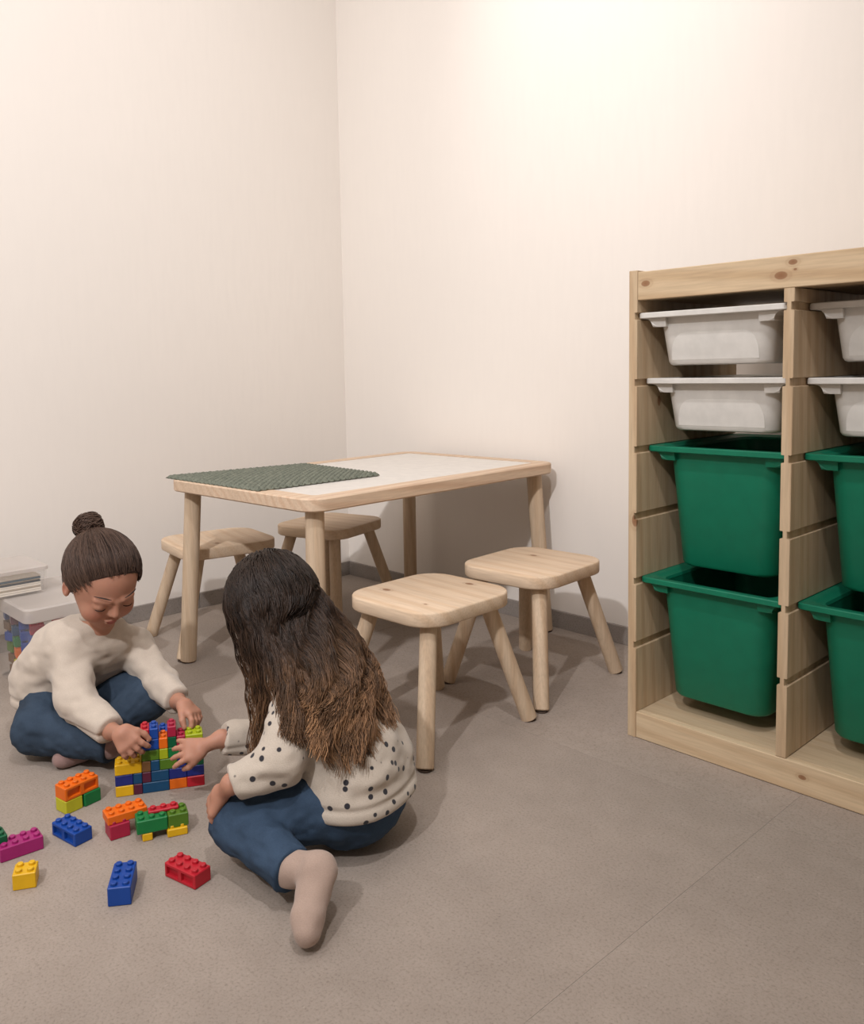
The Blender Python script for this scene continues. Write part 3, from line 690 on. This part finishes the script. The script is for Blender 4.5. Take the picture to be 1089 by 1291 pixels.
def add_hand(fd, wrist, palm, fdir, n, thumb_sign, curl=(.35, .45, .4), spread=.10, sc=1.0):
    fdir = nrm(fdir); n = nrm(n-np.dot(n, fdir)*fdir); side = np.cross(n, fdir)*thumb_sign; palm = np.array(palm); wrist = np.array(wrist)
    offs = (.0165, .0055, -.0055, -.0160); lens = (.030, .034, .032, .025)
    fd.cap(wrist, palm-fdir*.008, .0145*sc, .0150*sc, .01)
    for i, (o_, L) in enumerate(zip(offs, lens)):
        base = palm+fdir*.016*sc+side*o_*sc*1.05; fd.cap(palm-fdir*.010*sc+side*o_*.7*sc, base, .0098*sc, .0078*sc, .006)
        d = nrm(fdir+side*(o_/.0165)*spread*1.6); p = base; r0 = .0064*sc*(1 if i < 3 else .9)
        ang = 0
        for j, (fr_, cu) in enumerate(zip((.42, .32, .26), curl)):
            ang += cu*(1+.15*i); dd = d*math.cos(ang)+n*math.sin(ang); q = p+dd*L*sc*fr_*1.15; fd.cap(p, q, r0*(1-.09*j), r0*(1-.09*(j+1)), .0016); p = q
    b0 = palm-fdir*.012*sc+side*.010*sc; b1 = palm+fdir*.004*sc+side*.024*sc+n*.006*sc; fd.cap(b0, b1, .0095*sc, .0078*sc, .006)
    b2 = b1+nrm(fdir*.8+side*.45+n*.5)*.016*sc; fd.cap(b1, b2, .0072*sc, .0066*sc, .003); b3 = b2+nrm(fdir*.9+side*.05+n*.55)*.014*sc; fd.cap(b2, b3, .0066*sc, .0054*sc, .002)

def figure(key, label, face, up_hint, tint, opts):
    J = {k: np.array(v) for k, v in JOINTS[key].items()}
    for k in ('heel_l', 'heel_r', 'mid_l', 'mid_r', 'ball_l', 'ball_r', 'toe_l', 'toe_r', 'an_l', 'an_r'):
        J[k][2] = max(J[k][2], {'h': .025, 'm': .022, 'b': .021, 't': .018, 'a': .036}[k[0]])
    for k in ('kn_l', 'kn_r'): J[k][2] = max(J[k][2], .048)
    for k in ('hip_l', 'hip_r'): J[k][2] = max(J[k][2], .062)
    root = empty('person', (J['pelvis'][0], J['pelvis'][1], 0)); tag(root, label, 'person')
    bpy.context.view_layer.update()
    S_ = opts.get('hs', 1.0)     # head scale
    f_ = nrm(face); l_ = nrm(np.cross(np.array(up_hint, float), f_)); u_ = np.cross(f_, l_); HM = [l_, f_, u_]; H = J['head']
    hp = lambda a, b, c: H+S_*(a*l_+b*f_+c*u_)
    lat = nrm((J['sh_l']-J['sh_r'])); latp = nrm(J['hip_l']-J['hip_r'])
    allp = np.array(list(J.values())); lo = allp.min(0)-.12; hi = allp.max(0)+.13; lo[2] = -.02
    # ---- body
    fd = Field(lo, hi, .0025)
    fd.ell(hp(0, -.006, .016), HM, [.064*S_, .076*S_, .066*S_], .01)
    fd.ell(hp(0, .022, -.024), HM, [.051*S_, .050*S_, .056*S_], .02)
    fd.cap(hp(0, .040, -.066), hp(0, .044, -.070), .019*S_, .018*S_, .022)
    for sg in (-1, 1):
        fd.ell(hp(sg*.029, .046, -.036), HM, [.021*S_, .020*S_, .022*S_], .014)
        fd.ell(hp(sg*.026, .082, -.008), HM, [.014*S_, .012*S_, .010*S_], .012, 'sub')
        fd.ell(hp(sg*.026, .0605, -.009), HM, [.0125*S_, .0125*S_, .0105*S_], .003)
        fd.cap(hp(sg*.013, .072, .005), hp(sg*.036, .062, .005), .004*S_, .003*S_, .01)
        fd.ell(hp(sg*.066, -.004, -.016), HM, [.0065*S_, .013*S_, .018*S_], .004)
        fd.ell(hp(sg*.072, -.001, -.016), HM, [.004*S_, .006*S_, .010*S_], .003, 'sub')
    fd.cap(hp(0, .070, .000), hp(0, .080, -.022), .0055*S_, .0075*S_, .008)
    for sg in (-1, 1): fd.cap(hp(sg*.007, .075, -.025), hp(sg*.007, .074, -.026), .0048*S_, .0048*S_, .004)
    fd.ell(hp(0, .0705, -.0445), HM, [.0145*S_, .0065*S_, .0038*S_], .003)
    fd.ell(hp(0, .0685, -.0515), HM, [.0125*S_, .0068*S_, .0042*S_], .003)
    fd.cap(hp(0, -.018, -.048), J['neck'], .027, .027, .012)
    sp = [J['pelvis'], J['waist'], J['chest'], J['upper']]; rs = [.052, .050, .052, .046]
    latv = [latp, nrm(latp+.4*lat), nrm(lat+.2*latp), lat]
    for sg in (-1, 1):
        for i in range(3): fd.cap(sp[i]+sg*.026*latv[i], sp[i+1]+sg*.026*latv[i+1], rs[i]-.006, rs[i+1]-.006, .03)
    fd.cap(J['upper'], J['neck'], .034, .026, .02)
    for s_ in 'lr':
        fd.cap(J['upper'], J['sh_'+s_], .028, .026, .02); fd.cap(J['sh_'+s_], J['el_'+s_], .024, .019, .012); fd.cap(J['el_'+s_], J['wr_'+s_], .019, .0145, .008)
        hd = opts['hands'][s_]; add_hand(fd, J['wr_'+s_], J['ha_'+s_], hd['dir'], hd['n'], hd['t'], hd.get('curl', (.35, .45, .4)), hd.get('spread', .1), hd.get('sc', 1.0))
        fd.cap(J['pelvis'], J['hip_'+s_], .045, .045, .02); fd.cap(J['hip_'+s_], J['kn_'+s_], .042, .032, .015); fd.cap(J['kn_'+s_], J['an_'+s_], .031, .020, .01)
        fd.cap(J['an_'+s_], J['heel_'+s_], .018, .017, .008); fd.cap(J['heel_'+s_], J['mid_'+s_], .017, .015, .008); fd.cap(J['mid_'+s_], J['toe_'+s_], .015, .012, .008)
    V, Fq = fd.mesh()
    skin = np.array(tint['skin'][:3]); C_ = np.tile(skin, (len(V), 1))
    def paint(p, M, r, col, soft=.5, amt=1.0):
        q = np.stack([(V-p)@M[i]/r[i] for i in range(3)], 1); d = np.sqrt((q**2).sum(1)); w = np.clip((1-d)/soft, 0, 1)[:, None]*amt
        C_[:] = C_*(1-w)+np.array(col[:3])*w
    for sg in (-1, 1):
        paint(hp(sg*.030, .060, -.034), HM, [.024*S_, .03*S_, .020*S_], np.array(tint['cheek'][:3]), 1.0, .7)
        paint(hp(sg*.066, -.004, -.016), HM, [.012*S_, .018*S_, .022*S_], np.array(tint['cheek'][:3]), 1.0, .6)
    paint(hp(0, .0760, -.048), HM, [.0145*S_, .0085*S_, .0068*S_], tint['lips'], .35, .9)
    body = np_mesh('body', V, Fq, SKIN, root, C_)
    # ---- eyes: lowered lashes and eyebrows
    LASH = opts['lashmat']
    for sg in (-1, 1):
        vv_ = []; ff = []; n = 12; m = 6
        pts = []
        for i in range(n):
            a = -1.05+2.1*i/(n-1); r_ = .0129*S_
            d = nrm(np.array([math.sin(a)*.98, math.cos(a), -.30-.12*math.cos(a)])); pts.append(hp(sg*.026, .0605, -.009)+r_*(d[0]*l_+d[1]*f_+d[2]*u_*.9)*np.array(1.0))
        def tubepts(pts, rad):
            v_ = []; f2 = []
            for i, p in enumerate(pts):
                t = nrm(pts[min(i+1, len(pts)-1)]-pts[max(i-1, 0)]); a1 = nrm(np.cross(t, [.3, .2, .9])); a2 = np.cross(t, a1); rr_ = rad*(.4+.6*math.sin(math.pi*i/(len(pts)-1)))
                for k_ in range(5): v_.append(p+rr_*(math.cos(2*math.pi*k_/5)*a1+math.sin(2*math.pi*k_/5)*a2))
            for i in range(len(pts)-1):
                for k_ in range(5): f2.append((i*5+k_, i*5+(k_+1) % 5, (i+1)*5+(k_+1) % 5, (i+1)*5+k_))
            return np.array(v_), np.array(f2)
        v_, f2 = tubepts(pts, .0011); np_mesh('eyelashes', v_, f2, LASH, root)
        br = []
        for i in range(9):
            t = i/8; br.append(hp(sg*(.013+.028*t), .0765-.015*t*t-.002*t, .0150+.0035*math.sin(t*2.9)))
        v_, f2 = tubepts(br, .0015); np_mesh('eyebrow', v_, f2, LASH, root)
    # ---- trousers
    fd = Field(lo, hi, .0035); ex = opts.get('jx', 0)
    fd.ell(J['pelvis']+np.array([0, 0, 0]), [latp, nrm(np.cross([0, 0, 1], latp)), np.array([0, 0, 1.])], [.082+ex, .072+ex, J['pelvis'][2]-.003 if J['pelvis'][2] < .085 else .078], .02)
    for s_ in 'lr':
        fd.cap(J['hip_'+s_], J['kn_'+s_], min(.056, J['hip_'+s_][2]-.004), min(.043, J['kn_'+s_][2]-.003), .02)
        k2 = J['kn_'+s_]; an = J['an_'+s_]; fd.cap(k2, an, min(.043, k2[2]-.003), .030, .014)
        fd.cap(an-nrm(an-k2)*.006, an+nrm(an-k2)*.004, .0315, .0315, .003)
        fd.local_cut(an+nrm(an-k2)*.006, nrm(an-k2), .05)
    fd.half((0, 0, .0015), (0, 0, -1), .002)
    V, Fq = fd.mesh(); Nn = vnormals(V, Fq)
    a = vnoise(V*np.array([1, 1, 1.6]), 40, 3)*.0062+vnoise(V+Nn*.02, 85, 5)*.0028; V = V+Nn*a[:, None]; V[:, 2] = np.maximum(V[:, 2], .0008)
    jeans = np_mesh('jeans', V, Fq, opts['jeans'], root)
    # ---- sweater
    fd = Field(lo, hi, .003); rs = opts.get('rs', [.066, .064, .062, .052])
    for sg in (-1, 1):
        for i in range(3): fd.cap(sp[i]+sg*.027*latv[i], sp[i+1]+sg*.027*latv[i+1], rs[i], rs[i+1], .03)
    if 'belly' in opts: fd.cap(sp[1]+np.array(opts['belly']), sp[2]+np.array(opts['belly'])*.6, .055, .05, .03)
    fd.cap(J['upper'], J['neck'], .042, .030, .02)
    for s_ in 'lr':
        fd.cap(J['upper'], J['sh_'+s_], .040, .035, .02); fd.cap(J['sh_'+s_], J['el_'+s_], .037, .037, .018); fd.cap(J['el_'+s_], J['wr_'+s_], .036, .026, .012)
        d = nrm(J['wr_'+s_]-J['el_'+s_]); fd.cap(J['wr_'+s_]-d*.016, J['wr_'+s_]-d*.004, .0235, .0225, .002); fd.local_cut(J['wr_'+s_]-d*.003, d, .035, .003)
    hm = np.array(opts['hem_p']); hn = nrm(opts['hem_n'])
    fd.half(J['neck']+.3*(hp(0, -.018, -.048)-J['neck']), nrm(hp(0, -.018, -.048)-J['neck']), .004)
    fd.half(hm, hn, .004); fd.half((0, 0, .004), (0, 0, -1), .002)
    V, Fq = fd.mesh(); Nn = vnormals(V, Fq)
    dist = -((V-hm)@hn); rib = np.clip(1-np.abs(dist-.008)/.009, 0, 1)
    fold = vnoise(V*np.array([1, 1, 1.9]), 24, 8)*.010+vnoise(V*np.array([1, 1, 1.5]), 52, 9)*.0045; fold *= np.clip((dist-.012)/.03, 0, 1)
    pinch = -np.clip(1-np.abs(dist-.021)/.006, 0, 1)*.0035
    V = V+Nn*(fold+rib*.0012+pinch)[:, None]; V[:, 2] = np.maximum(V[:, 2], .002)
    sw = np_mesh('sweater', V, Fq, opts['knit'], root)
    # collar ring
    nc = J['neck']+.30*(hp(0, -.018, -.048)-J['neck']); nn = nrm(hp(0, -.018, -.048)-J['neck']); a1 = nrm(np.cross(nn, [1, .2, 0])); a2 = np.cross(nn, a1); v_ = []; f2 = []; n, m = 40, 8
    for i in range(n):
        t = 2*math.pi*i/n; d = math.cos(t)*a1+math.sin(t)*a2
        for j in range(m):
            s2_ = 2*math.pi*j/m; v_.append(nc+d*(.0305+.0045*math.cos(s2_))+nn*(.0075*math.sin(s2_)))
    for i in range(n):
        for j in range(m): f2.append((i*m+j, ((i+1) % n)*m+j, ((i+1) % n)*m+(j+1) % m, i*m+(j+1) % m))
    np_mesh('collar', np.array(v_), np.array(f2), opts['knit'], root)
    # ---- socks
    for s_ in 'lr':
        P = [J[k_+'_'+s_] for k_ in ('an', 'heel', 'mid', 'ball', 'toe')]
        fd = Field(np.min(P, 0)-.06, np.max(P, 0)+.06, .0025); rf = opts.get('foot', 1.0)
        fd.cap(P[0], P[1], .0235*rf, .0225*rf, .012); fd.cap(P[1], P[2], .0225*rf, .0215*rf, .012); fd.cap(P[2], P[3], .0212*rf, .0212*rf, .01); fd.cap(P[3], P[4], .0205*rf, .0165*rf, .01)
        k2 = J['kn_'+s_]; d = nrm(k2-P[0]); fd.cap(P[0], P[0]+d*.02, .0235*rf, .0235*rf, .008)
        fd.half((0, 0, .0012), (0, 0, -1), .001)
        V, Fq = fd.mesh(); Nn = vnormals(V, Fq); V = V+Nn*(vnoise(V, 60, 4)*.003)[:, None]; V[:, 2] = np.maximum(V[:, 2], .0008)
        np_mesh('sock', V, Fq, opts['sock'], root)
    return dict(root=root, J=J, H=H, HM=HM, hp=hp, S=S_)

def strands_mesh(paths, rads, cols):
    """paths (n, m, 3) -> triangular tubes"""
    n, m, _ = paths.shape; T = np.gradient(paths, axis=1); T /= np.linalg.norm(T, axis=2, keepdims=True)+1e-9
    ref = np.array([.31, .52, .79]); A1 = np.cross(T, ref); A1 /= np.linalg.norm(A1, axis=2, keepdims=True)+1e-9; A2 = np.cross(T, A1)
    V = np.stack([paths+rads[:, :, None]*(math.cos(a)*A1+math.sin(a)*A2) for a in (0, 2.0944, 4.18879)], 2)
    C_ = np.repeat(cols[:, :, None, :], 3, 2); I = np.arange(n*m*3).reshape(n, m, 3)
    Fq = [np.stack([I[:, :-1, k], I[:, :-1, (k+1) % 3], I[:, 1:, (k+1) % 3], I[:, 1:, k]], -1).reshape(-1, 4) for k in range(3)]
    return V.reshape(-1, 3), np.vstack(Fq), C_.reshape(-1, 3)
def catmull(P, m):
    P = np.array(P); Q = np.vstack([2*P[0]-P[1], P, 2*P[-1]-P[-2]]); out = []; n = len(P)-1
    for t in np.linspace(0, n-1e-6, m):
        i = int(t); u = t-i; p0, p1, p2, p3 = Q[i:i+4]; out.append(.5*((2*p1)+(-p0+p2)*u+(2*p0-5*p1+4*p2-p3)*u*u+(-p0+3*p1-3*p2+p3)*u**3))
    return np.array(out)
LASH = plastic('dark_lash', srgb(46, 32, 26), .7)
SK1 = dict(skin=srgb(172, 124, 102), cheek=srgb(176, 108, 90), lips=srgb(152, 80, 74))

# girl in the spotted sweater, seen from behind
g1 = figure('spotted', 'person with long wavy brown hair in a spotted cream sweater, seated back to camera',
            cg(-.80, .42, -.55), (0, 0, 1), SK1, dict(lashmat=LASH, knit=SPOT, jeans=JEAN_A, sock=SOCK_A, hs=.93, foot=1.0,
            rs=[.077, .072, .064, .052], hem_p=JOINTS['spotted']['pelvis'], hem_n=(0, 0, -1.0),
            hands=dict(l=dict(dir=cg(-.55, .1, -.8), n=cg(.3, .2, -.4), t=1, curl=(.3, .4, .4), sc=.85), r=dict(dir=cg(-.95, -.05, -.10), n=cg(0, .75, -.6), t=-1, curl=(.12, .25, .25), spread=.22, sc=.82))))
# girl with the bun
g2 = figure('cream', 'person with a brown hair bun and plain cream sweater sitting cross-legged at the left',
            cg(.52, -.62, -.52), (0, 0, 1), SK1, dict(lashmat=LASH, knit=CREAM, jeans=JEAN_B, sock=SOCK_B, hs=1.0, foot=.95,
            rs=[.066, .066, .064, .054], hem_p=(0, 0, .075), hem_n=(0, 0, -1.0),
            hands=dict(r=dict(dir=cg(.6, -.35, -.7), n=cg(.25, .5, -.55), t=-1, curl=(.3, .5, .45), spread=.18, sc=.88), l=dict(dir=cg(.7, -.35, -.45), n=cg(-.1, -.2, -.9), t=1, curl=(.35, .55, .5), spread=.15, sc=.88))))

HLINE = (0, .030, .012)     # a point of the hairline plane that runs from the forehead to behind the ears
def hair_cap(g, grow, nape):
    HM, hp, S_ = g['HM'], g['hp'], g['S']; H = g['H']
    fd = Field(H-.13, H+.13, .003)
    fd.ell(hp(0, -.008, .016), HM, [(.066+grow)*S_, (.078+grow)*S_, (.069+grow)*S_], .0)
    if nape: fd.ell(hp(0, -.030, -.022), HM, [(.060+grow)*S_, (.050+grow)*S_, (.055+grow)*S_], .02)
    fd.half(hp(*HLINE)-.006*(HM[1]*.80-HM[2]*.60), HM[1]*.80-HM[2]*.60, .004)
    V, Fq = fd.mesh(); return V, Fq

# long wavy hair: a cap on the scalp plus locks of strands
rnd = np.random.RandomState(11)
V, Fq = hair_cap(g1, .001, False)
dk = np.array(srgb(43, 32, 25)[:3]); md = np.array(srgb(70, 51, 38)[:3]); lt = np.array(srgb(170, 128, 92)[:3])
hc = np_mesh('hair', V, Fq, HAIR, g1['root'], np.tile(dk, (len(V), 1)))
H = g1['H']; HM = np.array(g1['HM']); Sg = g1['S']
def skull(d, off): # point on the hair ellipsoid in world direction d
    q = HM@nrm(d); rr_ = np.array([.0685, .0805, .0715])*Sg+off+.0005; t = 1/np.sqrt(((q/rr_)**2).sum()); return H+t*nrm(d)+(-.006*HM[1]+.014*HM[2])*Sg
EXIT = [(1.2854, -1.2244, 0.3346), (1.3113, -1.2074, 0.3365), (1.3145, -1.1618, 0.3456), (1.2918, -1.1122, 0.3729)]
MID = [(1.355, -1.2096, 0.265), (1.3808, -1.1852, 0.2654), (1.3864, -1.1413, 0.2673), (1.3443, -1.0683, 0.28)]
TIP = [(1.4064, -1.2165, 0.1847), (1.4217, -1.1918, 0.1557), (1.4373, -1.1444, 0.1619), (1.3912, -1.0609, 0.1744)]
FEXIT = [(1.2011, -1.2287, 0.317), (1.2521, -1.2317, 0.3226), (1.2894, -1.2305, 0.3221), (1.3, -1.2201, 0.3295)]
FMID = [(1.2244, -1.2177, 0.2293), (1.275, -1.221, 0.244), (1.3314, -1.2299, 0.2678), (1.352, -1.2159, 0.2683)]
FTIP = [(1.227, -1.2148, 0.1182), (1.267, -1.2151, 0.1445), (1.3695, -1.2504, 0.213), (1.3937, -1.2307, 0.1969)]
BUN = (0.7287, -1.255, 0.4281)

def lerp3(tab, s_):
    x = s_*(len(tab)-1); i = min(int(x), len(tab)-2); u_ = x-i; return np.array(tab[i])*(1-u_)+np.array(tab[i+1])*u_
M_ = 42; paths = []; rads = []; cols_ = []
def lock(root_dir, exit_p, mid_p, tip_p, ns, width, wave, ph, tone):
    lk = rnd.choice([.55, .75, 1.0, 1.15, 1.3]); ed = nrm(np.array(exit_p)-H); base = []
    for j in range(ns):
        o_ = rnd.normal(0, 1, 3); o_ *= width/ (np.linalg.norm(o_)+.5); rd = nrm(nrm(root_dir)+rnd.normal(0, .07, 3)); offs = rnd.uniform(0, .006)
        P = []
        for t in (0, .33, .66): P.append(skull(nrm(rd*(1-t)+ed*t+1e-6), .002+offs*(.3+t)))
        P += [np.array(exit_p)+o_*.8, np.array(mid_p)+o_*1.1, np.array(tip_p)+o_*1.3+rnd.normal(0, .003, 3)]
        c = catmull(P, M_); t = np.linspace(0, 1, M_); amp = wave*np.clip((t-.38)/.4, 0, 1)
        w = ph+t*2*math.pi*(7.6)+rnd.normal(0, .14)
        c += (amp*np.sin(w))[:, None]*CG['r']+(amp*np.cos(w))[:, None]*CG['f']*.8
        paths.append(c); rads.append(.00105*(1-.6*t)); tt = np.clip((t-.34)/.6+rnd.normal(0, .1), 0, 1)[:, None]
        cc = (dk*(1-tt)+md*tt); t2 = np.clip((t-.66)/.32, 0, 1)[:, None]; cc = cc*(1-t2*tone)+lt*t2*tone; cols_.append(cc*rnd.uniform(.88, 1.12)*lk)
for i in range(330):
    # roots spread over the crown and sides that face outward from the parting
    while True:
        rd = nrm(rnd.normal(0, 1, 3))
        q0 = skull(rd, 0)-np.array(g1['hp'](*HLINE))
        if rd[2] > -.35 and q0@(HM[1]*.80-HM[2]*.60) < 0: break
    s_ = np.clip((rd@CG['r']+.75)/1.5+rnd.normal(0, .10), 0, 1)*.999
    L = rnd.uniform(.25, 1.05); ex = lerp3(EXIT, s_); mi = lerp3(MID, s_); ti = lerp3(TIP, s_); ti = mi+(ti-mi)*L
    lock(rd, ex, mi, ti, 12, .0040, rnd.uniform(.004, .0080), 11*s_+rnd.normal(0, .8), rnd.uniform(.3, 1.0))
for i in range(46):   # locks falling forward over the near shoulder and beside the face
    s_ = rnd.rand(); rd = cg(-.75+.5*rnd.rand(), -.7+.9*rnd.rand(), .5+.4*rnd.rand()); ex = lerp3(FEXIT, s_); mi = lerp3(FMID, s_); ti = lerp3(FTIP, s_)
    lock(rd, ex, mi, ti, 14, .005, .003, rnd.uniform(0, 6.28), rnd.uniform(.1, .6))
V, Fq, C_ = strands_mesh(np.array(paths), np.array(rads), np.array(cols_))
hs_ = np_mesh('hair_strands', V, Fq, HAIR, g1['root'], C_); hs_['kind'] = 'stuff'

# bun hair
V, Fq = hair_cap(g2, .0015, True); dk2 = np.array(srgb(66, 50, 42)[:3]); md2 = np.array(srgb(96, 74, 60)[:3])
np_mesh('hair', V, Fq, HAIR, g2['root'], np.tile(dk2, (len(V), 1)))
H = g2['H']; HM = np.array(g2['HM']); Sg = g2['S']; bund = nrm(np.array(BUN)-H); paths = []; rads = []; cols_ = []
for i in range(4200):
    a = rnd.uniform(0, 2*math.pi); el = rnd.uniform(-.35, .9)
    q = np.array([math.cos(a)*math.cos(el), math.sin(a)*math.cos(el), math.sin(el)])
    p0 = skull(nrm(q@HM), .001)-np.array(g2['hp'](*HLINE))
    if p0@(HM[1]*.80-HM[2]*.60) > -.004+.0025*rnd.randn()+.010*(q[0]/.9)**2-(.008 if .25 < abs(q[0]) < .6 else 0): continue
    rd = nrm(q@HM); n = 16; offs = rnd.uniform(0, .003); P = np.array([skull(nrm(rd*(1-t)+bund*t), .0002+offs*min(1, t*4+.1)+.004*t) for t in np.linspace(0, 1, n)]); P[-1] = np.array(BUN)
    P += .0008*np.sin(np.linspace(0, 14, n)+i)[:, None]*CG['r']
    paths.append(P); rads.append(np.full(n, .0007)); cols_.append(np.tile(dk2*(1-.5*rnd.rand())+md2*.5*rnd.rand(), (n, 1)))
for i in range(700):  # bun windings
    ax_ = nrm(bund+rnd.normal(0, .45, 3)); a1 = nrm(np.cross(ax_, [.2, .9, .3])); a2 = np.cross(ax_, a1); n = 16; r_ = rnd.uniform(.012, .030)*rnd.uniform(.85, 1.0); hh_ = rnd.uniform(-.016, .016); t0 = rnd.rand()*6
    rr_ = math.sqrt(max(r_*r_-hh_*hh_*.3, .00005)); P = np.array([np.array(BUN)+bund*.008+ax_*hh_+rr_*(math.cos(t+t0)*a1+math.sin(t+t0)*a2) for t in np.linspace(0, 4.5, n)])
    paths.append(P); rads.append(np.full(n, .0009)); cols_.append(np.tile(dk2*rnd.uniform(.7, 1.1)+md2*.3, (n, 1)))
V, Fq, C_ = strands_mesh(np.array(paths), np.array(rads), np.array(cols_)); hs_ = np_mesh('hair_strands', V, Fq, HAIR, g2['root'], C_); hs_['kind'] = 'stuff'
